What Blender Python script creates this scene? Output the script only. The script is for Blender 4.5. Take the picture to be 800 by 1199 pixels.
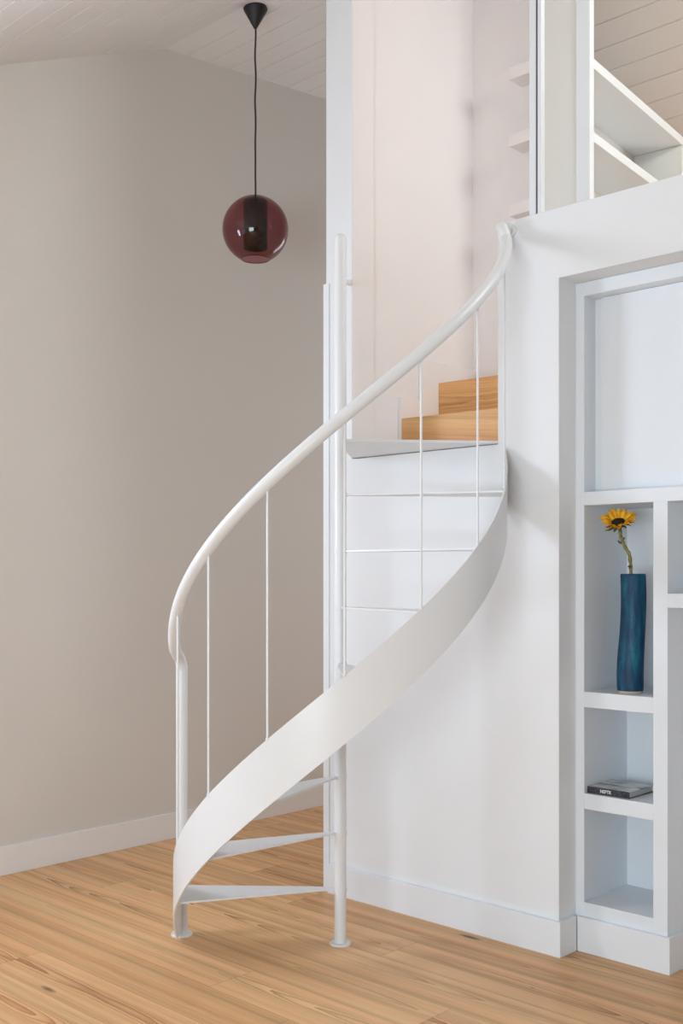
import bpy, bmesh, math, random
from math import sin, cos, radians, pi
from mathutils import Vector, Matrix
S = bpy.context.scene
for o in list(bpy.data.objects): bpy.data.objects.remove(o)
C = S.collection
H = 1.31
# ---------------------------------------------------------------- camera
cam_d = bpy.data.cameras.new('camera'); cam = bpy.data.objects.new('camera', cam_d); C.objects.link(cam)
cam.location = (0, 0, H); cam.rotation_euler = (pi/2, 0, math.atan2(0.690, 0.724))
cam_d.sensor_fit = 'VERTICAL'; cam_d.sensor_height = 24; cam_d.lens = 24*1270/1199
cam_d.shift_y = (674-599.5)/1199; cam_d.clip_start = 0.05
S.camera = cam
# ---------------------------------------------------------------- world, lights, exposure
w = bpy.data.worlds.new('world'); S.world = w; w.use_nodes = True
w.node_tree.nodes['Background'].inputs[0].default_value = (0.75, 0.87, 1, 1)
w.node_tree.nodes['Background'].inputs[1].default_value = 4.0
S.view_settings.view_transform = 'Standard'; S.view_settings.look = 'None'
S.view_settings.exposure = 0.0; S.view_settings.gamma = 1; S.view_settings.use_curve_mapping = False
def area(name, loc, to, sx, sy, power, col):
    d = bpy.data.lights.new(name, 'AREA'); d.shape = 'RECTANGLE'; d.size = sx; d.size_y = sy
    d.energy = power; d.color = col
    o = bpy.data.objects.new(name, d); C.objects.link(o); o.location = loc
    o.rotation_euler = (Vector(to)-Vector(loc)).to_track_quat('-Z', 'Y').to_euler()
    return o
area('daylight_gable_window', (-4.40, 0.95, 1.92), (-3.40, 1.45, 1.80), 0.7, 0.9, 35.8, (0.769, 0.838, 1.000))
area('fill_behind_camera', (-0.6, -1.80, 1.00), (-1.2, 2.0, 1.0), 2.6, 1.3, 134.5, (0.764, 0.897, 1.000))  # added soft fill from behind the camera; the rear wall has no window
area('fill_mezzanine', (-0.6, 6.90, 2.75), (-2.2, 5.2, 3.8), 1.4, 0.8, 63.0, (0.857, 0.952, 1.000))  # added to brighten the mezzanine ceiling; no opening in the far wall
area('fill_stairwell', (-0.9, 3.72, 3.93), (-2.7, 3.8, 2.3), 0.9, 0.6, 38.1, (0.892, 0.973, 1.000))  # extra fill for the rose stairwell walls, not an actual skylight
area('fill_passage', (-3.85, 6.9, 1.7), (-4.0, 3.0, 1.9), 0.7, 2.2, 23.2, (0.896, 0.962, 1.000))  # added area light to even out the gable wall along the passage
area('fill_rear_left', (-3.2, -1.80, 0.95), (-3.0, 2.0, 1.1), 1.4, 1.3, 6.0, (0.200, 0.700, 1.000))  # weak blue fill added to cool the room, no window behind it

# ---------------------------------------------------------------- materials
def nodes(name):
    m = bpy.data.materials.new(name); m.use_nodes = True
    return m, m.node_tree, m.node_tree.nodes['Principled BSDF']
def mat(name, col, rough=0.5, metal=0.0, bump=0.0, bscale=60, var=0.0, vscale=4, spec=0.5):
    m, t, p = nodes(name)
    p.inputs['Base Color'].default_value = (*col, 1); p.inputs['Roughness'].default_value = rough
    p.inputs['Metallic'].default_value = metal; p.inputs['Specular IOR Level'].default_value = spec
    tc = t.nodes.new('ShaderNodeTexCoord')
    if bump:
        n = t.nodes.new('ShaderNodeTexNoise'); n.inputs['Scale'].default_value = bscale; n.inputs['Detail'].default_value = 4
        t.links.new(tc.outputs['Object'], n.inputs['Vector'])
        b = t.nodes.new('ShaderNodeBump'); b.inputs['Strength'].default_value = bump; b.inputs['Distance'].default_value = 0.002
        t.links.new(n.outputs['Fac'], b.inputs['Height']); t.links.new(b.outputs['Normal'], p.inputs['Normal'])
    if var:
        n = t.nodes.new('ShaderNodeTexNoise'); n.inputs['Scale'].default_value = vscale; n.inputs['Detail'].default_value = 3
        t.links.new(tc.outputs['Object'], n.inputs['Vector'])
        r = t.nodes.new('ShaderNodeValToRGB')
        r.color_ramp.elements[0].position = 0.3; r.color_ramp.elements[1].position = 0.7
        r.color_ramp.elements[0].color = (*[c*(1-var) for c in col], 1); r.color_ramp.elements[1].color = (*[min(1, c*(1+var)) for c in col], 1)
        t.links.new(n.outputs['Fac'], r.inputs['Fac']); t.links.new(r.outputs['Color'], p.inputs['Base Color'])
    return m
M = {}
M['wall'] = mat('white_wall_paint', (0.82, 0.83, 0.84), 0.75, bump=0.15, bscale=120, var=0.01, vscale=1.5, spec=0.3)
M['gable'] = mat('warm_wall_plaster', (0.74, 0.695, 0.645), 0.85, bump=0.2, bscale=90, var=0.015, vscale=1.2, spec=0.2)
M['rose'] = mat('pale_rose_wall_paint', (0.875, 0.815, 0.80), 0.8, bump=0.1, bscale=90, var=0.01, spec=0.2)
M['ceil'] = mat('white_painted_boards', (0.75, 0.715, 0.685), 0.7, bump=0.2, bscale=40, var=0.02, vscale=3, spec=0.3)
M['trim'] = mat('white_satin_trim', (0.82, 0.84, 0.865), 0.45, bump=0.05, var=0.005)
M['lacq'] = mat('white_lacquered_board', (0.80, 0.835, 0.87), 0.4, bump=0.05, var=0.005)
M['steel'] = mat('white_powder_coated_steel', (0.80, 0.805, 0.81), 0.33, bump=0.04, bscale=200, var=0.004)
M['black'] = mat('matt_black_plastic', (0.010, 0.009, 0.009), 0.5, bump=0.1)
M['cord'] = mat('dark_brown_cord', (0.035, 0.022, 0.02), 0.6, bump=0.4, bscale=500)
M['inner'] = mat('gloss_black_cylinder', (0.012, 0.007, 0.008), 0.12, bump=0.02)
M['pagesm'] = mat('paper_pages', (0.50, 0.50, 0.47), 0.8, bump=0.8, bscale=300, var=0.06, vscale=200)
M['foot'] = mat('bare_clay_foot', (0.62, 0.47, 0.31), 0.8, bump=0.3, var=0.1, vscale=40)
M['disc'] = mat('dark_seed_disc', (0.014, 0.006, 0.004), 0.9, bump=1.0, bscale=600, var=0.4, vscale=300)
M['gasket'] = mat('dark_seal', (0.08, 0.085, 0.09), 0.4, bump=0.05)

def mth(t, op, a, b=None, c=None):
    n = t.nodes.new('ShaderNodeMath'); n.operation = op
    for i, v in enumerate((a, b, c)):
        if v is None: continue
        if isinstance(v, (int, float)): n.inputs[i].default_value = v
        else: t.links.new(v, n.inputs[i])
    return n.outputs[0]
def ramp(t, fac, stops):
    r = t.nodes.new('ShaderNodeValToRGB'); e = r.color_ramp.elements
    while len(e) < len(stops): e.new(0.5)
    for k, (p_, c_) in enumerate(stops): e[k].position = p_; e[k].color = (*c_, 1)
    t.links.new(fac, r.inputs['Fac']); return r.outputs['Color']
def noise(t, vec, scale, detail=3, rough=0.5):
    n = t.nodes.new('ShaderNodeTexNoise'); n.inputs['Scale'].default_value = scale; n.inputs['Detail'].default_value = detail
    n.inputs['Roughness'].default_value = rough; t.links.new(vec, n.inputs['Vector']); return n.outputs['Fac']
def mixc(t, typ, fac, a, b):
    n = t.nodes.new('ShaderNodeMix'); n.data_type = 'RGBA'; n.blend_type = typ
    if isinstance(fac, (int, float)): n.inputs[0].default_value = fac
    else: t.links.new(fac, n.inputs[0])
    for s, v in ((n.inputs[6], a), (n.inputs[7], b)):
        if isinstance(v, tuple): s.default_value = (*v, 1)
        else: t.links.new(v, s)
    return n.outputs[2]
def wood(name, attr, light, mid, dark, rough, freq=26, warp=2.2, centre=0.0975, knots=True):
    """grain runs along `axis`; face attribute `attr` (0..1) shifts tone and pattern per board"""
    m, t, p = nodes(name)
    tc = t.nodes.new('ShaderNodeTexCoord'); sp = t.nodes.new('ShaderNodeSeparateXYZ'); t.links.new(tc.outputs['Object'], sp.inputs[0])
    L = sp.outputs[0]; A = sp.outputs[1]; B = sp.outputs[2]
    if attr:
        at = t.nodes.new('ShaderNodeAttribute'); at.attribute_name = attr; rnd = at.outputs['Fac']
        a2 = t.nodes.new('ShaderNodeAttribute'); a2.attribute_name = 'across'; ac = a2.outputs['Fac']
    else:
        v = t.nodes.new('ShaderNodeValue'); v.outputs[0].default_value = 0.5; rnd = v.outputs[0]; ac = mth(t, 'ADD', A, B)
    off = mth(t, 'MULTIPLY', rnd, 37.0)
    def vec(sx, sy, extra=0.0):
        c = t.nodes.new('ShaderNodeCombineXYZ')
        t.links.new(mth(t, 'MULTIPLY_ADD', L, sx, mth(t, 'ADD', off, extra)), c.inputs[0])
        t.links.new(mth(t, 'MULTIPLY', ac, sy), c.inputs[1])
        t.links.new(off, c.inputs[2]); return c.outputs[0]
    fin = noise(t, vec(5.0, 24.0, 3.0), 1.0, 3.0, 0.6)
    run = noise(t, vec(0.55, 1.5), 1.0, 2.0, 0.4)
    sway = mth(t, 'MULTIPLY_ADD', noise(t, vec(1.6, 0.0, 19.0), 1.0, 1.0), 0.05, -0.025)
    v = mth(t, 'ADD', mth(t, 'SUBTRACT', ac, centre), mth(t, 'ADD', sway, mth(t, 'MULTIPLY_ADD', rnd, 0.07, -0.035)))
    v2 = mth(t, 'MULTIPLY', v, v)
    ph = mth(t, 'ADD', mth(t, 'MULTIPLY', v2, freq*62.0), mth(t, 'MULTIPLY', run, warp*15))
    ph = mth(t, 'ADD', ph, mth(t, 'MULTIPLY', fin, 0.9))
    saw = mth(t, 'FRACT', mth(t, 'ADD', ph, off))
    line = mth(t, 'POWER', saw, 2.2)
    # the arched figure shows in the middle of a board and only along part of its length
    mid_ = ramp(t, mth(t, 'MULTIPLY', v2, 450.0), [(0.2, (1, 1, 1)), (1.0, (0.22,)*3)])
    reg = noise(t, vec(0.6, 2.0, 11.0), 1.0, 1.0)
    strength = mth(t, 'MULTIPLY', ramp(t, reg, [(0.36, (0.15,)*3), (0.52, (1.0,)*3)]), mid_)
    line = mth(t, 'MULTIPLY', line, strength)
    base = mixc(t, 'MIX', rnd, light, mid)
    col = mixc(t, 'MIX', line, base, dark)
    fib = noise(t, vec(6.0, 330.0, 5.0), 1.0, 2.0)
    col = mixc(t, 'MULTIPLY', 1.0, col, ramp(t, fib, [(0.3, (0.90, 0.88, 0.86)), (0.7, (1.05, 1.05, 1.05))]))
    rd = noise(t, vec(0.22, 14.0, 21.0), 1.0, 2.0)
    col = mixc(t, 'MULTIPLY', 1.0, col, ramp(t, rd, [(0.34, (1.01, 1.01, 0.97)), (0.62, (1.03, 0.93, 0.86))]))
    strk = noise(t, vec(0.2, 30.0, 8.0), 1.0, 2.0)
    col = mixc(t, 'MULTIPLY', 1.0, col, ramp(t, strk, [(0.32, (0.80, 0.74, 0.68)), (0.5, (0.98, 0.97, 0.96)), (0.7, (1.10, 1.10, 1.10))]))
    if knots:
        vo = t.nodes.new('ShaderNodeTexVoronoi'); vo.inputs['Scale'].default_value = 1.0; t.links.new(vec(1.3, 5.0, 2.0), vo.inputs['Vector'])
        k = ramp(t, vo.outputs['Distance'], [(0.035, (1, 1, 1)), (0.075, (0, 0, 0))])
        col = mixc(t, 'MIX', k, col, (0.12, 0.055, 0.025))
    t.links.new(col, p.inputs['Base Color'])
    p.inputs['Roughness'].default_value = rough; p.inputs['Specular IOR Level'].default_value = 0.35
    b = t.nodes.new('ShaderNodeBump'); b.inputs['Strength'].default_value = 0.08; b.inputs['Distance'].default_value = 0.001
    t.links.new(fib, b.inputs['Height']); t.links.new(b.outputs['Normal'], p.inputs['Normal'])
    return m
M['floor'] = wood('pine_floorboards', 'tone', (0.86, 0.56, 0.30), (0.70, 0.43, 0.215), (0.42, 0.19, 0.07), 0.42, freq=26, warp=1.5)
M['step'] = wood('chestnut_step', None, (0.84, 0.52, 0.25), (0.76, 0.44, 0.19), (0.46, 0.21, 0.07), 0.45, freq=16, warp=1.4, centre=5.86, knots=False)
M['seam'] = mat('floor_gap', (0.20, 0.11, 0.055), 0.8, bump=0.1)

def glass(name, tint, refl=0.05, rough=0.02):
    m, t, p = nodes(name); t.nodes.remove(p)
    tr = t.nodes.new('ShaderNodeBsdfTransparent'); tr.inputs[0].default_value = (*tint, 1)
    gl = t.nodes.new('ShaderNodeBsdfGlossy'); gl.inputs['Roughness'].default_value = rough; gl.inputs[0].default_value = (1, 1, 1, 1)
    fr = t.nodes.new('ShaderNodeLayerWeight'); fr.inputs[0].default_value = 0.5
    sch = mth(t, 'MULTIPLY_ADD', mth(t, 'POWER', fr.outputs['Facing'], 5.0), 0.7, 0.04)
    nz = t.nodes.new('ShaderNodeTexNoise'); nz.inputs['Scale'].default_value = 2
    f = mth(t, 'MULTIPLY', sch, mth(t, 'MULTIPLY_ADD', nz.outputs['Fac'], 0.1, refl*20))
    mx = t.nodes.new('ShaderNodeMixShader'); t.links.new(f, mx.inputs[0])
    t.links.new(tr.outputs[0], mx.inputs[1]); t.links.new(gl.outputs[0], mx.inputs[2])
    t.links.new(mx.outputs[0], t.nodes['Material Output'].inputs[0]); return m
M['pane'] = glass('clear_glass', (0.965, 0.97, 0.965), 0.035)
M['burg'] = glass('burgundy_glass', (0.50, 0.25, 0.27), 0.05)

def glaze():
    m, t, p = nodes('blue_green_ceramic_glaze')
    tc = t.nodes.new('ShaderNodeTexCoord'); mp = t.nodes.new('ShaderNodeMapping'); mp.inputs['Scale'].default_value = (40, 40, 9)
    t.links.new(tc.outputs['Object'], mp.inputs[0])
    a = noise(t, mp.outputs[0], 1.0, 4.0, 0.6)
    col = ramp(t, a, [(0.30, (0.006, 0.028, 0.075)), (0.5, (0.008, 0.06, 0.125)), (0.62, (0.010, 0.105, 0.175)), (0.8, (0.02, 0.20, 0.25))])
    sp = noise(t, tc.outputs['Object'], 420, 2.0)
    col = mixc(t, 'MULTIPLY', 1.0, col, ramp(t, sp, [(0.3, (0.72, 0.72, 0.75)), (0.7, (1.25, 1.25, 1.2))]))
    t.links.new(col, p.inputs['Base Color']); p.inputs['Roughness'].default_value = 0.5; p.inputs['Specular IOR Level'].default_value = 0.3
    b = t.nodes.new('ShaderNodeBump'); b.inputs['Strength'].default_value = 0.25; b.inputs['Distance'].default_value = 0.001
    t.links.new(sp, b.inputs['Height']); t.links.new(b.outputs['Normal'], p.inputs['Normal']); return m
M['glaze'] = glaze()
def streak(name, c0, c1, scale, rough=0.6):
    m, t, p = nodes(name)
    tc = t.nodes.new('ShaderNodeTexCoord')
    t.links.new(ramp(t, noise(t, tc.outputs['Object'], scale, 3.0), [(0.35, c0), (0.65, c1)]), p.inputs['Base Color'])
    p.inputs['Roughness'].default_value = rough; return m
M['petal'] = streak('golden_petal', (0.95, 0.36, 0.005), (1.0, 0.62, 0.02), 90)
M['sepal'] = streak('green_sepal', (0.05, 0.09, 0.025), (0.13, 0.19, 0.06), 120)
M['stem'] = streak('olive_stem', (0.13, 0.12, 0.03), (0.38, 0.34, 0.13), 60)
M['stub'] = streak('brown_stem_stub', (0.07, 0.045, 0.03), (0.14, 0.09, 0.05), 200)
def coverm():
    m, t, p = nodes('photographic_book_cover')
    tc = t.nodes.new('ShaderNodeTexCoord')
    mp = t.nodes.new('ShaderNodeMapping'); mp.inputs['Rotation'].default_value = (0, 0, 0.5); mp.inputs['Scale'].default_value = (14, 32, 1); t.links.new(tc.outputs['Object'], mp.inputs[0])
    col = ramp(t, noise(t, mp.outputs[0], 1.0, 2.0), [(0.30, (0.12, 0.16, 0.20)), (0.40, (0.36, 0.36, 0.34)), (0.5, (0.52, 0.51, 0.47)), (0.66, (0.68, 0.70, 0.68))])
    t.links.new(col, p.inputs['Base Color']); p.inputs['Roughness'].default_value = 0.25; return m
M['cover'] = coverm()
M['spine'] = streak('dark_book_spine', (0.012, 0.013, 0.018), (0.06, 0.07, 0.09), 130, 0.35)
M['ink'] = mat('white_lettering', (0.8, 0.8, 0.8), 0.5, bump=0.02)

# ---------------------------------------------------------------- helpers
def link(name, me, m, parent=None, smooth=False):
    me.materials.append(m)
    if smooth:
        for p_ in me.polygons: p_.use_smooth = True
    o = bpy.data.objects.new(name, me); C.objects.link(o)
    if parent: o.parent = parent; o.matrix_parent_inverse = Matrix.Translation(-parent.location)
    return o
def build(name, bm, m, parent=None, smooth=False, bevel=0.0, auto=None):
    bmesh.ops.recalc_face_normals(bm, faces=bm.faces[:])
    me = bpy.data.meshes.new(name); bm.to_mesh(me); bm.free()
    o = link(name, me, m, parent, smooth)
    if auto is not None: me.set_sharp_from_angle(angle=radians(auto))
    if bevel:
        b = o.modifiers.new('bevel', 'BEVEL'); b.width = bevel; b.segments = 2; b.limit_method = 'ANGLE'; b.angle_limit = radians(40)
        b.harden_normals = True
        for p_ in me.polygons: p_.use_smooth = True
        me.set_sharp_from_angle(angle=radians(35))
    return o
def box(bm, x0, x1, y0, y1, z0, z1):
    v = [bm.verts.new((x, y, z)) for x in (x0, x1) for y in (y0, y1) for z in (z0, z1)]
    for f in ((0,1,3,2), (4,6,7,5), (0,4,5,1), (2,3,7,6), (0,2,6,4), (1,5,7,3)): bm.faces.new([v[i] for i in f])
def boxo(name, b, m, parent=None, bevel=0.0):
    bm = bmesh.new(); box(bm, *b); return build(name, bm, m, parent, bevel=bevel)
def prism(bm, pts, axis, a, b):
    """polygon pts extruded along axis from a to b; pts are the two other coordinates in x,y,z order"""
    def P(p_, h):
        return {'x': (h, p_[0], p_[1]), 'y': (p_[0], h, p_[1]), 'z': (p_[0], p_[1], h)}[axis]
    A = [bm.verts.new(P(q, a)) for q in pts]; B = [bm.verts.new(P(q, b)) for q in pts]
    bm.faces.new(A); bm.faces.new(B[::-1]); n = len(pts)
    for i in range(n): bm.faces.new((A[i], A[(i+1) % n], B[(i+1) % n], B[i]))
def tube(bm, path, rad, seg=16, cap=True):
    path = [Vector(q) for q in path]; n = len(path); rings = []
    tan = [(path[min(i+1, n-1)]-path[max(i-1, 0)]).normalized() for i in range(n)]
    u = tan[0].orthogonal().normalized()
    for i in range(n):
        u = (u - tan[i]*u.dot(tan[i])).normalized(); v = tan[i].cross(u)
        r_ = rad[i] if isinstance(rad, (list, tuple)) else rad
        rings.append([bm.verts.new(path[i]+(u*cos(2*pi*k/seg)+v*sin(2*pi*k/seg))*r_) for k in range(seg)])
    for a, b in zip(rings, rings[1:]):
        for k in range(seg): bm.faces.new((a[k], a[(k+1) % seg], b[(k+1) % seg], b[k]))
    if cap: bm.faces.new(rings[0][::-1]); bm.faces.new(rings[-1])
def lathe(bm, prof, cx, cy, seg=40, cap=True):
    rings = [[bm.verts.new((cx+r_*cos(2*pi*k/seg), cy+r_*sin(2*pi*k/seg), z)) for k in range(seg)] for r_, z in prof]
    for a, b in zip(rings, rings[1:]):
        for k in range(seg): bm.faces.new((a[k], a[(k+1) % seg], b[(k+1) % seg], b[k]))
    if cap: bm.faces.new(rings[0][::-1]); bm.faces.new(rings[-1])
def empty(name, loc, label, cat, group=None):
    o = bpy.data.objects.new(name, None); C.objects.link(o); o.location = loc; o.empty_display_size = 0.1
    return tag(o, label, cat, group)
def tag(o, label, cat, group=None):
    o['label'] = label; o['category'] = cat
    if group: o['group'] = group
    return o
def st(o): o['kind'] = 'structure'; return o

# ================================================================ the room
GX = -4.35; WY = 3.218; WB = 3.35; YR = -1.9; XR = 3.1; YE = 7.0
CP = [(YR, 3.927-0.43*(3.297-YR)), (3.297, 3.927), (4.56, 4.05), (YE, 4.05-0.43*(YE-4.56))]   # ceiling line
def cz(y):
    for (a, za), (b, zb) in zip(CP, CP[1:]):
        if y <= b: return za+(zb-za)*(y-a)/(b-a)
# floor: planks as faces with gaps, one mesh
random.seed(7)
bm = bmesh.new(); tl = bm.faces.layers.float.new('tone'); al = bm.verts.layers.float.new('across')
PW = 0.195; y = 2.21-PW*21; row = 0
fixed = {21: -2.69, 22: -2.023, 24: -2.479}
tones = {}
while y < YE-0.02:
    x = GX-random.uniform(0.2, 2.4) if row not in fixed else fixed[row]-2.6
    while x < XR:
        ln = 2.6 if row in fixed else random.uniform(1.9, 3.2)
        x1 = x+ln; g = 0.0005
        a, b = max(x, GX-0.02)+g, min(x1, XR)-g
        if b > a and y+PW > YR:
            v = [bm.verts.new(q) for q in ((a, y+g, 0), (b, y+g, 0), (b, y+PW-g, 0), (a, y+PW-g, 0))]
            v[0][al] = v[1][al] = 0.0; v[2][al] = v[3][al] = PW
            f = bm.faces.new(v); f[tl] = random.random()
        x = x1
    y += PW; row += 1
me = bpy.data.meshes.new('floor'); bm.to_mesh(me); bm.free()
fl = st(link('floor', me, M['floor']))
st(boxo('floor', (GX-0.1, XR+0.1, YR-0.1, YE+0.1, -0.06, -0.002), M['seam'])).name = 'floor_subfloor'
# ceiling: boards 0.14 m wide with V grooves, extruded along X
prof = []
for (ya, za), (yb, zb) in zip(CP, CP[1:]):
    L_ = math.hypot(yb-ya, zb-za); dy, dz = (yb-ya)/L_, (zb-za)/L_
    # boards counted from the upper bend
    s = L_ % 0.14; ss = []
    k = s if ya == YR else 0.14
    while k < L_-0.02: ss.append(k); k += 0.14
    prof.append((ya, za))
    for k in ss:
        for d_, h_ in ((-0.003, 0), (-0.0012, 0.005), (0.0012, 0.005), (0.003, 0)):
            prof.append((ya+dy*(k+d_)-dz*h_, za+dz*(k+d_)+dy*h_))
prof.append(CP[-1])
bm = bmesh.new(); prism(bm, prof+[(YE, 4.4), (YR, 4.4)], 'x', GX, XR); st(build('ceiling', bm, M['ceil']))
# left (gable) wall with a window left of the photograph's frame
WY0, WY1, WZ0, WZ1 = 0.42, 1.38, 1.28, 2.52
bm = bmesh.new()
T = GX-0.22
prism(bm, [(YR, 0), (WY0, 0), (WY0, cz(WY0)+.05), (YR, cz(YR)+.05)], 'x', GX, T)
prism(bm, [(WY1, 0), (YE, 0), (YE, cz(YE)+.05), (4.56, 4.1), (3.297, 3.977), (WY1, cz(WY1)+.05)], 'x', GX, T)
prism(bm, [(WY0, 0), (WY1, 0), (WY1, WZ0), (WY0, WZ0)], 'x', GX, T)
prism(bm, [(WY0, WZ1), (WY1, WZ1), (WY1, cz(WY1)+.05), (WY0, cz(WY0)+.05)], 'x', GX, T)
st(build('wall_left', bm, M['gable']))
bm = bmesh.new()
fx0, fx1 = GX-0.14, GX-0.08
box(bm, fx0, fx1, WY0, WY0+0.045, WZ0, WZ1); box(bm, fx0, fx1, WY1-0.045, WY1, WZ0, WZ1)
box(bm, fx0, fx1, WY0+0.045, WY1-0.045, WZ0, WZ0+0.045); box(bm, fx0, fx1, WY0+0.045, WY1-0.045, WZ1-0.045, WZ1)
wn = st(build('window_1', bm, M['trim']))
boxo('pane', (GX-0.113, GX-0.107, WY0+0.045, WY1-0.045, WZ0+0.045, WZ1-0.045), M['pane'], wn)
# wall with the staircase: column, opening, parapet and recess for the shelves
RX = -2.033; OPL, OPR = -3.009, -2.289; PT = 2.577; RT = 2.335; RR = -0.62
bm = bmesh.new()
prism(bm, [(-3.156, 0), (RX, 0), (RX, RT), (RR, RT), (RR, 0), (XR, 0), (XR, PT), (OPR, PT), (OPR, 1.784), (OPL, 1.784), (OPL, 3.99), (-3.156, 3.99)], 'y', WY, WB)
st(build('wall_right', bm, M['wall'], bevel=0.003))
# casing around the left end of that wall
bm = bmesh.new(); prism(bm, [(-3.166, WY-0.006), (-3.134, WY-0.006), (-3.134, WY), (-3.156, WY), (-3.156, WB), (-3.166, WB)], 'z', 0, 2.52)
st(build('trim_1', bm, M['trim'], bevel=0.001))
# stairwell and rooms beyond
bm = bmesh.new(); box(bm, -3.19, -3.02, WB, YE, 0, 4.1); box(bm, -3.02, -3.0075, WY+0.004, WB, 1.80, 4.1); box(bm, -3.02, -2.60, 4.05, 4.15, 2.16, 4.1)
st(build('wall_stairwell', bm, M['rose']))
st(boxo('wall_far', (GX, XR, YE, YE+0.1, 0, 3.1), M['rose']))
st(boxo('wall_rear', (GX, XR, YR-0.1, YR, 0, 1.8), M['wall']))
bm = bmesh.new(); prism(bm, [(YR-0.1, 0), (YE+0.1, 0), (YE+0.1, 3.0), (4.56, 4.1), (3.297, 3.977), (YR-0.1, 1.7)], 'x', XR, XR+0.1); st(build('wall_opposite', bm, M['wall']))
bm = bmesh.new()   # upper floor slab, landing and stairwell cheek
prism(bm, [(-3.07, 3.80), (-2.20, 3.80), (-2.20, 3.64), (XR, 3.64), (XR, YE), (-3.07, YE)], 'z', 2.02, 2.16)
st(build('floor_upper', bm, M['step']))
st(boxo('floor_landing', (-3.07, -2.30, WB, 3.60, 1.70, 1.80), M['trim']))
st(boxo('trim_3', (-2.30, -2.20, WB, 3.80, 1.0, 2.16), M['wall']))
# baseboards
def bboard(name, b, m): return st(boxo(name, b, m, bevel=0.002))
bboard('baseboard_left', (GX, GX+0.015, YR, YE, 0, 0.128), mat('gable_baseboard_paint', (0.87, 0.85, 0.83), 0.5, bump=0.05))
bm = bmesh.new(); prism(bm, [(-3.132, WY-0.016), (RX+0.0150, WY-0.016), (RX+0.0150, 3.309), (RX, 3.309), (RX, WY), (-3.132, WY)], 'z', 0, 0.122)
st(build('baseboard_right', bm, M['trim'], bevel=0.002))
bm = bmesh.new()   # stepped skirting up the stairwell wall
prism(bm, [(3.519, 1.80), (3.519, 2.075), (3.655, 2.075), (3.655, 2.255), (4.05, 2.255), (4.05, 2.0), (3.75, 2.0), (3.6, 1.8)], 'x', -3.02, -3.004)
st(build('baseboard_stairwell', bm, mat('rose_white_skirting_paint', (0.88, 0.83, 0.81), 0.5, bump=0.05), bevel=0.0015))

# ================================================================ spiral staircase
PX, PY, R = -2.665, 2.79, 0.585
def pol(a, r_=R, z=0.0): return Vector((PX+r_*cos(radians(a)), PY+r_*sin(radians(a)), z))
A0, DA = 213.6, 23.75
def ztop(a): return 0.613+(a-268)*0.2/DA
sc = empty('spiral_staircase', (PX, PY, 0), 'white steel spiral staircase with curved ribbon stringer and round tube handrail', 'staircase')
bm = bmesh.new()
lathe(bm, [(0.0215, 0.004), (0.0215, 2.506)]+[(0.0215*cos(radians(t_)), 2.506+0.0215*sin(radians(t_))) for t_ in (15, 30, 45, 60, 75, 85)], PX, PY, 32)
cp = build('centre_pole', bm, M['steel'], sc, True, auto=50)
bm = bmesh.new(); lathe(bm, [(0.038, 0), (0.038, 0.005), (0.036, 0.007), (0.024, 0.008)], PX, PY, 40)
build('base_plate', bm, M['steel'], cp, True, auto=30)
NP = pol(A0, 0.588)
bm = bmesh.new(); tube(bm, [(NP.x, NP.y, 0.004), (NP.x, NP.y, 0.5), (NP.x, NP.y, 0.985)], 0.021, 32)
nw = build('newel_post', bm, M['steel'], sc, True, auto=50)
bm = bmesh.new(); lathe(bm, [(0.039, 0), (0.039, 0.005), (0.037, 0.007), (0.024, 0.008)], NP.x, NP.y, 40)
build('base_plate', bm, M['steel'], nw, True, auto=30)
# stringer: helical ribbon of steel
AE = 405.8
bm = bmesh.new(); N = 180; th = 0.006; prev = None
for i in range(N+1):
    a = A0+2+(AE-A0-2)*i/N
    zt = ztop(a)
    zb = max(zt-0.207, 0.012)
    ring = [bm.verts.new(pol(a, r_, z)) for r_, z in ((R-th/2, zb), (R+th/2, zb), (R+th/2, zt), (R-th/2, zt))]
    if prev:
        for k in range(4): bm.faces.new((prev[k], prev[(k+1) % 4], ring[(k+1) % 4], ring[k]))
    else: bm.faces.new(ring)
    prev = ring
bm.faces.new(prev)
build('stringer', bm, M['steel'], sc, True, auto=40)
# handrail
path = []
hk = 0.785
def sm(t_): t_ = max(0, min(1, t_)); return t_*t_*(3-2*t_)
AH = 232.0
zA = ztop(AH)+hk
# from newel upward: leave vertical, swing onto helix
p0 = Vector((NP.x, NP.y, 0.955)); p3 = pol(AH, R, zA)
t3 = (pol(AH+1, R, ztop(AH+1)+hk)-pol(AH, R, zA)).normalized()
c1 = p0+Vector((0, 0, 0.085)); c2 = p3-t3*0.14
for i in range(25):
    t_ = i/24; path.append(p0*(1-t_)**3+c1*3*t_*(1-t_)**2+c2*3*t_*t_*(1-t_)+p3*t_**3)
AX = 398.0
for i in range(1, 121):
    a = AH+(AX-AH)*i/120; path.append(pol(a, R, ztop(a)+hk-0.012*max(0, (a-370)/28)**2))
zE = path[-1].z
tE = (path[-1]-path[-2]).normalized(); q0 = path[-1]; q3 = Vector((-2.238, WY-0.047, zE+0.062))
for i in range(1, 13):
    t_ = i/12; path.append(q0*(1-t_)**3+(q0+tE*0.04)*3*t_*(1-t_)**2+(q3-Vector((-.02, 0.02, 0.018)))*3*t_*t_*(1-t_)+q3*t_**3)
e_ = (path[-1]-path[-2]).normalized()
rad = [0.0205]*len(path)
for d_, rr in ((0.006, 0.0195), (0.012, 0.0165), (0.017, 0.010), (0.019, 0.003)): path.append(q3+e_*d_); rad.append(rr)
bm = bmesh.new(); tube(bm, path, rad, 28); build('handrail', bm, M['steel'], sc, True)
bm = bmesh.new(); bp = q3-e_*0.004
tube(bm, [bp, (bp.x+0.004, WY-0.014, bp.z-0.002), (bp.x+0.006, WY-0.006, bp.z-0.002)], 0.009, 16)
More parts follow.
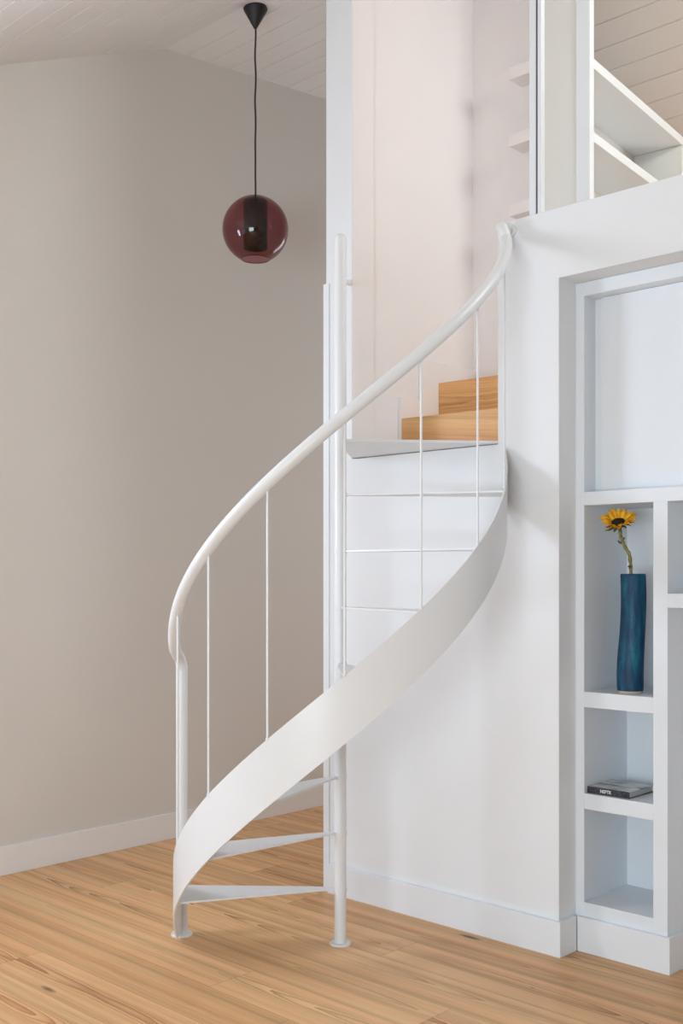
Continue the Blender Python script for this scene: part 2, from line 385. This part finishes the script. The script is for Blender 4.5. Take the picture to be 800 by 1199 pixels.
tube(bm, [(bp.x+0.006, WY-0.006, bp.z-0.002), (bp.x+0.006, WY, bp.z-0.002)], 0.022, 24)
build('rail_bracket', bm, M['steel'], sc, True, auto=40)
bm = bmesh.new(); tube(bm, [(PX-0.015, PY+0.015, 2.365), (-3.016, WY-0.004, 2.50)], 0.011, 16)
tube(bm, [(-3.0225, WY-0.006, 2.50), (-3.0225, WY, 2.50)], 0.012, 24)
build('pole_bracket', bm, M['steel'], sc, True, auto=40)
# treads
tr0 = None
bm = bmesh.new()
W0 = 0.006
d = Vector((cos(radians(A0-0.2)), sin(radians(A0-0.2)), 0)); 
a0, a1 = A0, A0+27.5
pts = [pol(a0-7, 0.0215)-sc.location*0, pol(a0, 0.10), *[pol(a0+6.5+(a1-a0-6.5)*k/10, R-0.004) for k in range(11)], pol(a1, 0.10), pol(a1+7, 0.0215)]
prism(bm, [(q.x, q.y) for q in pts], 'z', 0.193, 0.200)
tr0 = build('tread', bm, M['steel'], sc, bevel=0.001)
bm = bmesh.new(); pm = pol((a0+a1)/2, 0.018, 0); pn = pol((a0+a1)/2, 0.034, 0)
lathe(bm, [(0.0235, 0.188), (0.0235, 0.203)], PX, PY, 32); col0 = build('tread_collar', bm, M['steel'], tr0, True, auto=40)
col0.matrix_parent_inverse = Matrix.Identity(4)
tr0.matrix_parent_inverse = Matrix.Identity(4)
for me_ in (tr0.data, col0.data): me_.transform(Matrix.Translation((-PX, -PY, 0)))
for k in range(1, 8):
    c = tr0.copy(); C.objects.link(c); c.parent = sc
    c.rotation_euler = (0, 0, radians(DA*k)); c.location = (0, 0, 0.2*k)
    c2_ = col0.copy(); C.objects.link(c2_); c2_.parent = c
bm = bmesh.new()
prism(bm, [(PX+0.012, PY+0.004), (OPR+0.0, WY-0.0005), (OPR, WB), (OPL, WB), (OPL, WY), (PX-0.018, PY+0.002)], 'z', 1.786, 1.796)
build('landing_plate', bm, M['steel'], sc, bevel=0.001)
# balusters
for a in (244.3, 267.9, 291.3, 315.0, 338.8, 362.5, 386.3):
    bm = bmesh.new(); q = pol(a, R); zt = ztop(a)+hk-0.012
    tube(bm, [(q.x, q.y, ztop(a)-0.004), (q.x, q.y, zt)], 0.0038, 12)
    tube(bm, [(q.x, q.y, ztop(a)-0.002), (q.x, q.y, ztop(a)+0.004)], 0.006, 12)
    build('baluster', bm, M['steel'], sc, True, auto=40)

# ================================================================ steps beyond the landing
ws = empty('wooden_staircase', (-2.67, 3.55, 1.8), 'honey-coloured wooden steps climbing beyond the white landing', 'staircase')
bm = bmesh.new(); prism(bm, [(-3.0190, 3.522), (-2.305, 3.594), (-2.305, 3.795), (-3.0190, 3.795)], 'z', 1.80, 1.98); build('step', bm, M['step'], ws, bevel=0.002)
bm = bmesh.new(); prism(bm, [(-3.0190, 3.775), (-2.75, 3.795), (-2.305, 3.797), (-2.305, 3.80), (-3.0190, 3.80)], 'z', 1.98, 2.163); build('step', bm, M['step'], ws, bevel=0.002)

# ================================================================ shelving unit in the recess
FY = 3.325; BY = 3.637; X0 = RX; XA = -1.9985; XA2 = -1.992; XB = -1.7374; XC = -1.6856; XE = RR-0.001
su = empty('shelving_unit', (-1.6, FY, 0), 'white built-in open shelving unit in the wall recess, holding the blue vase', 'shelf')
def sp(name, b, bev=0.0012): return boxo(name, b, M['lacq'], su, bev)
sp('side_panel', (X0, XA, FY, BY, 0.0, RT-0.001))
sp('partition', (XB, XC, FY, BY, 0.0, 1.555))
sp('side_panel', (XE-0.035, XE, FY, BY, 0.0, RT-0.001))
sp('counter', (XA, XE-0.035, FY, BY, 1.555, 1.602))
sp('top_rail', (XA, XE-0.035, FY, FY+0.075, 2.286, RT-0.001))
sp('shelf', (XA, XB, FY, BY, 0.851, 0.905)); sp('shelf', (XA, XB, FY, BY, 0.496, 0.55)); sp('shelf', (XA, XB, FY, BY, 0.11, 0.171))
sp('shelf', (XC, XE-0.035, FY, BY, 1.204, 1.251))
sp('back_panel', (XA, XE-0.035, BY-0.012, BY, 0.0, 1.555), 0)
sp('upper_back', (XA, XE-0.035, FY+0.076, FY+0.1, 1.602, RT-0.001), 0)
sp('sliding_panel', (-1.965, XE-0.06, FY+0.058, FY+0.075, 1.606, 2.285))
bm = bmesh.new(); prism(bm, [(X0+0.016, FY-0.0155), (XC+0.015, FY-0.0155), (XC+0.015, BY), (XC, BY), (XC, FY), (X0+0.016, FY)], 'z', 0, 0.122)
build('plinth', bm, M['trim'], su, bevel=0.002)

# vase
VX, VY, VZ = -1.866, 3.414, 0.9055
vs = empty('vase', (VX, VY, VZ), 'tall slender teal-blue ceramic vase standing on the shelf', 'vase')
def vase_ring(z, r_, seg=48):
    t_ = z/0.411
    # gentle waves: two shallow dents winding round the wall, small sway
    swx = -0.004*cos(pi*t_*1.15)+0.004*sin(t_*2*pi*0.9+3.6)*0.6
    sw = Vector((0.724, 0.690, 0))*(swx+0.002)
    out = []
    for k in range(seg):
        a = 2*pi*k/seg
        d_ = 1-0.075*math.exp(-((t_-0.62)/0.20)**2)*max(0, cos(a-3.9+t_*2.4))**2-0.05*math.exp(-((t_-0.38)/0.2)**2)*max(0, cos(a-5.6+t_*1.5))**2+0.02*sin(a*2+t_*5)*math.sin(pi*t_)
        out.append((VX+sw.x+r_*d_*cos(a), VY+sw.y+r_*d_*sin(a), VZ+z))
    return out
bm = bmesh.new(); rings = []
prof = [(0.007, 0.0438), (0.011, 0.0448), (0.03, 0.0452)]+[(0.05+0.345*k/24, 0.0452-0.0022*k/24) for k in range(25)]+[(0.402, 0.0431), (0.4085, 0.0425), (0.411, 0.0408), (0.4085, 0.039), (0.395, 0.038), (0.2, 0.038), (0.02, 0.037)]
for z, r_ in prof: rings.append([bm.verts.new(q) for q in vase_ring(z, r_)])
for a, b in zip(rings, rings[1:]):
    for k in range(48): bm.faces.new((a[k], a[(k+1) % 48], b[(k+1) % 48], b[k]))
bm.faces.new(rings[-1]); bm.faces.new(rings[0][::-1])
build('body', bm, M['glaze'], vs, True, auto=60)
bm = bmesh.new(); rings = [[bm.verts.new(q) for q in vase_ring(z, r_)] for z, r_ in ((0.0, 0.042), (0.0075, 0.0432))]
for k in range(48): bm.faces.new((rings[0][k], rings[0][(k+1) % 48], rings[1][(k+1) % 48], rings[1][k]))
bm.faces.new(rings[0][::-1]); bm.faces.new(rings[1]); build('foot_ring', bm, M['foot'], vs, True, auto=60)

# sunflower
def at(px, py, depth):
    u = (px-400)/1270; return Vector((depth*(-.690+.724*u), depth*(.724+.690*u), H+(674-py)/1270*depth))
DV = 3.757
sf = empty('sunflower', (VX, VY, 1.0), 'golden sunflower with dark centre and bent stem standing in the blue vase', 'flower')
bm = bmesh.new()
sp_ = [at(739, 800, DV), at(739.5, 690, DV), at(739, 672, DV), at(738.5, 660, DV), at(737, 649, DV), at(733, 642, DV-.004), at(729, 634, DV-.008), at(727, 627, DV-.01), at(726.2, 619, DV-.012)]
def catmull(P, n=6):
    o_ = []
    for i in range(len(P)-1):
        a, b, c, d_ = P[max(i-1, 0)], P[i], P[i+1], P[min(i+2, len(P)-1)]
        for k in range(n):
            t_ = k/n; o_.append(0.5*((2*b)+(c-a)*t_+(2*a-5*b+4*c-d_)*t_*t_+(-a+3*b-3*c+d_)*t_**3))
    return o_+[P[-1]]
cpth = catmull(sp_)
tube(bm, cpth, [0.0062+0.0010*sin(i*1.3) for i in range(len(cpth))], 14); build('stem', bm, M['stem'], sf, True)
for (px, py, dx, dy) in ((725.5, 635, -2.5, -2.0), (730, 631.5, 2.5, -2.0), (737, 663, -2, 0.5)):
    bm = bmesh.new(); tube(bm, [at(px+1.5*(1 if dx < 0 else -1), py+1, DV-.008), at(px, py, DV-.010), at(px+dx*.7, py+dy, DV-.012)], [0.0035, 0.003, 0.0022], 8); build('stem_stub', bm, M['stub'], sf, True)
hc = at(724.3, 611.5, DV-.022)
rv = Vector((.724, .690, 0)); fv = Vector((-.690, .724, 0)); uv = Vector((0, 0, 1))
nrm = (-fv*0.54+uv*0.80-rv*0.26).normalized()
ex = (rv-nrm*rv.dot(nrm)).normalized(); ey = nrm.cross(ex)
def hp(a, r_, h): return hc+(ex*cos(a)+ey*sin(a))*r_+nrm*h
random.seed(3)
bm = bmesh.new()
rg = [[bm.verts.new(hp(2*pi*k/32, r_*(1+0.03*sin(k*5)), h)) for k in range(32)] for r_, h in ((0.004, 0.002), (0.012, 0.0035), (0.020, 0.004), (0.0255, 0.0015), (0.026, -0.004), (0.02, -0.008))]
for a, b in zip(rg, rg[1:]):
    for k in range(32): bm.faces.new((a[k], a[(k+1) % 32], b[(k+1) % 32], b[k]))
bm.faces.new(rg[0][::-1]); bm.faces.new(rg[-1]); build('seed_disc', bm, M['disc'], sf, True)
def leafmesh(a, r0, ln, wd, rise, curl, twist=0.0):
    bm = bmesh.new(); n = 7; rows = []
    for i in range(n+1):
        t_ = i/n; w_ = wd*(sin(pi*min(1, 0.18+0.82*t_))**0.7 if t_ < 1 else 0.02)*0.5
        r_ = r0+ln*t_*cos(rise*(1-t_*0.3)); h = ln*t_*sin(rise)*(1-curl*t_*t_)
        ta = (-ex*sin(a)+ey*cos(a)); c_ = hp(a, r_, h-0.002)
        rows.append([bm.verts.new(c_-ta*w_+nrm*(0.002+twist*w_)), bm.verts.new(c_), bm.verts.new(c_+ta*w_+nrm*(0.002-twist*w_))])
    for p_, q_ in zip(rows, rows[1:]):
        for k in range(2): bm.faces.new((p_[k], p_[k+1], q_[k+1], q_[k]))
    return bm
def thick(o, t_=0.0006):
    s_ = o.modifiers.new('solid', 'SOLIDIFY'); s_.thickness = t_; return o
for layer, (n, rise) in enumerate(((19, 0.48), (17, 0.80))):
    for k in range(n):
        a = 2*pi*(k+0.5*layer)/n+random.uniform(-.08, .08)
        thick(build('petal', leafmesh(a, 0.021, random.uniform(0.040, 0.050)-0.004*layer, random.uniform(0.014, 0.018), rise+random.uniform(-.15, .15), random.uniform(-.1, .5), random.uniform(-.5, .5)), M['petal'], sf, True))
for k in range(12):
    a = 2*pi*k/12+random.uniform(-.1, .1)
    thick(build('sepal', leafmesh(a, 0.010, random.uniform(0.034, 0.046), 0.013, random.uniform(-0.75, -0.15), 0.2, 0.3), M['sepal'], sf, True))
bm = bmesh.new()
rg = [[bm.verts.new(hp(2*pi*k/20, r_, h)) for k in range(20)] for r_, h in ((0.024, -0.006), (0.021, -0.012), (0.011, -0.018), (0.006, -0.026))]
for a, b in zip(rg, rg[1:]):
    for k in range(20): bm.faces.new((a[k], a[(k+1) % 20], b[(k+1) % 20], b[k]))
bm.faces.new(rg[0]); bm.faces.new(rg[-1]); build('receptacle', bm, M['sepal'], sf, True)

# book
bk = empty('book', (-1.916, 3.42, 0.5505), 'grey photographic book lying flat on the shelf, dark spine outward', 'book')
bx0, bx1, by0, by1, bz = -1.9965, -1.834, 3.342, 3.512, 0.5505
boxo('cover', (bx0, bx1, by0+.003, by1, bz+0.0205, bz+0.0235), M['cover'], bk, 0.0006)
boxo('back_cover', (bx0, bx1, by0+.003, by1, bz, bz+0.003), M['spine'], bk, 0.0006)
boxo('pages', (bx0+.003, bx1-.003, by0+.004, by1-.003, bz+0.003, bz+0.0205), M['pagesm'], bk)
boxo('spine', (bx0, bx1, by0, by0+.003, bz, bz+0.0235), M['spine'], bk, 0.0006)
cu = bpy.data.curves.new('spine_lettering', 'FONT'); cu.body = 'NEFTK'; cu.size = 0.018; cu.extrude = 0.0002; cu.offset = 0.0006
tmp = bpy.data.objects.new('t', cu); C.objects.link(tmp)
me = bpy.data.meshes.new_from_object(tmp.evaluated_get(bpy.context.evaluated_depsgraph_get())); bpy.data.objects.remove(tmp)
mn = [min(v.co[i] for v in me.vertices) for i in (0, 1)]; mxx = [max(v.co[i] for v in me.vertices) for i in (0, 1)]
me.transform(Matrix.Translation((-mn[0], -mn[1], 0))); me.transform(Matrix.Diagonal((0.044/(mxx[0]-mn[0]), 0.012/(mxx[1]-mn[1]), 1, 1)))
me.transform(Matrix.Rotation(pi/2, 4, 'X')); me.transform(Matrix.Translation((-1.945, by0-0.0003, bz+0.006)))
link('spine_lettering', me, M['ink'], bk)

# ================================================================ pendant lamp
LX, LY = -3.744, 3.352
zc = cz(LY); GZ = 2.909; GR = 0.1525; EZ = GZ-GR*cos(math.asin(0.065/GR))
pl = empty('pendant_lamp', (LX, LY, GZ), 'burgundy glass globe pendant lamp hanging on a long dark cord', 'lamp')
bm = bmesh.new(); lathe(bm, [(0.052, zc+0.004), (0.056, zc-0.004), (0.054, zc-0.012), (0.008, zc-0.094), (0.0045, zc-0.098)], LX, LY, 40)
build('ceiling_cone', bm, M['black'], pl, True, auto=60)
bm = bmesh.new(); zt = GZ+GR
tube(bm, [Vector((LX+0.0015*sin(i*0.9), LY+0.0015*cos(i*0.7), zc-0.09+(zt-0.02-zc+0.09)*i/30)) for i in range(31)], 0.0042, 10)
build('cord', bm, M['cord'], pl, True)
bm = bmesh.new(); n = 40; a_end = math.asin(0.065/GR)
pr = [(GR*sin(t_), GZ+GR*cos(t_)) for t_ in [0.05+(pi-a_end-0.05)*i/n for i in range(n+1)]]
lathe(bm, pr, LX, LY, 64, cap=False)
gb = build('glass_globe', bm, M['burg'], pl, True)
for v in gb.data.vertices: pass
bm = bmesh.new(); ct = [(0.065+0.0018*cos(t_), EZ+0.0018*sin(t_)) for t_ in [2*pi*i/8 for i in range(9)]]
lathe(bm, ct, LX, LY, 64, cap=False); build('glass_rim', bm, M['burg'], gb, True)
bm = bmesh.new(); lathe(bm, [(0.02, GZ+0.136), (0.054, GZ+0.132), (0.0555, GZ+0.128), (0.0555, GZ-0.088), (0.0535, GZ-0.088), (0.0535, GZ+0.12), (0.01, GZ+0.125)], LX, LY, 48)
build('inner_shade', bm, M['inner'], pl, True, auto=40)
bm = bmesh.new(); lathe(bm, [(0.016, zt+0.001), (0.018, zt-0.004), (0.018, zt-0.014)], LX, LY, 24); build('cord_grip', bm, M['black'], pl, True, auto=40)

# ================================================================ glass balustrade above the parapet
GYY = WY+0.045
gbz = empty('glass_screen', (-1.2, GYY, PT), 'tall clear glass screen with slim white upright standing on the parapet', 'glass screen')
boxo('upright', (-2.176, -2.149, GYY-0.012, GYY+0.012, PT, cz(GYY)-0.001), M['trim'], gbz, 0.001)
boxo('seal', (-2.1489, -2.1425, GYY-0.010, GYY+0.010, PT, cz(GYY)-0.001), M['gasket'], gbz)
boxo('edge_strip', (-2.1424, -2.128, GYY-0.011, GYY+0.011, PT, cz(GYY)-0.001), M['trim'], gbz, 0.001)
boxo('glass_pane', (-2.1279, XR-0.01, GYY-0.005, GYY+0.005, PT, cz(GYY)-0.001), M['pane'], gbz)

# ================================================================ bookcase beyond the glass (turned a little)
BX, BYY = -2.551*0.93, 4.30*0.93; K = 0.93
bc = empty('tall_bookcase', (BX, BYY, 2.16), 'tall off-white bookcase seen through the glass, with long shelves running back', 'bookcase')
ud = Vector((-0.102, 0.995, 0)); wd = Vector((0.995, 0.102, 0))
def obb(name, s0, s1, w0, w1, z0, z1, m, parent=bc, bev=0.0015):
    bm = bmesh.new(); o_ = Vector((BX, BYY, 0))
    pts = [o_+ud*s*K+wd*w_*K for s, w_ in ((s0, w0), (s1, w0), (s1, w1), (s0, w1))]
    prism(bm, [(q.x, q.y) for q in pts], 'z', z0, z1); return build(name, bm, m, parent, bevel=bev)
def kz(z): return H+(z-H)*K
M['case'] = mat('off_white_bookcase_paint', (0.80, 0.78, 0.74), 0.6, bump=0.05, var=0.005)
top_z = 3.646
obb('side_panel', 0.0, 0.03, -0.27, -0.045, 2.16, cz(BYY)-0.06, M['case'])
obb('stile', -0.01, 0.035, -0.066, 0.0, 2.16, cz(BYY)-0.02, M['trim'])
obb('back_panel', 0.03, 1.16, -0.285, -0.27, 2.16, kz(3.615), M['case'])
obb('end_panel', 1.13, 1.16, -0.27, -0.002, 2.16, kz(3.60), M['case'])
for z in (3.602, 3.27, 2.94, 2.61, 2.29): obb('shelf', 0.035, 1.16 if z > 3.5 else 1.13, -0.27, 0.0, kz(z), kz(z+0.044), M['trim'])
# small shelves fixed to the back of the bookcase
for z, nm in ((3.483, 'topmost'), (3.19, 'middle'), (2.885, 'lowest')):
    o = boxo('wall_shelf', (-2.75, -2.595, 3.95, 4.049, z, z+0.053), M['rose'], None, 0.002)
    tag(o, 'pale rose stub shelf left of the glass upright, %s of the three' % nm, 'shelf', 'short shelves beside the glass upright')
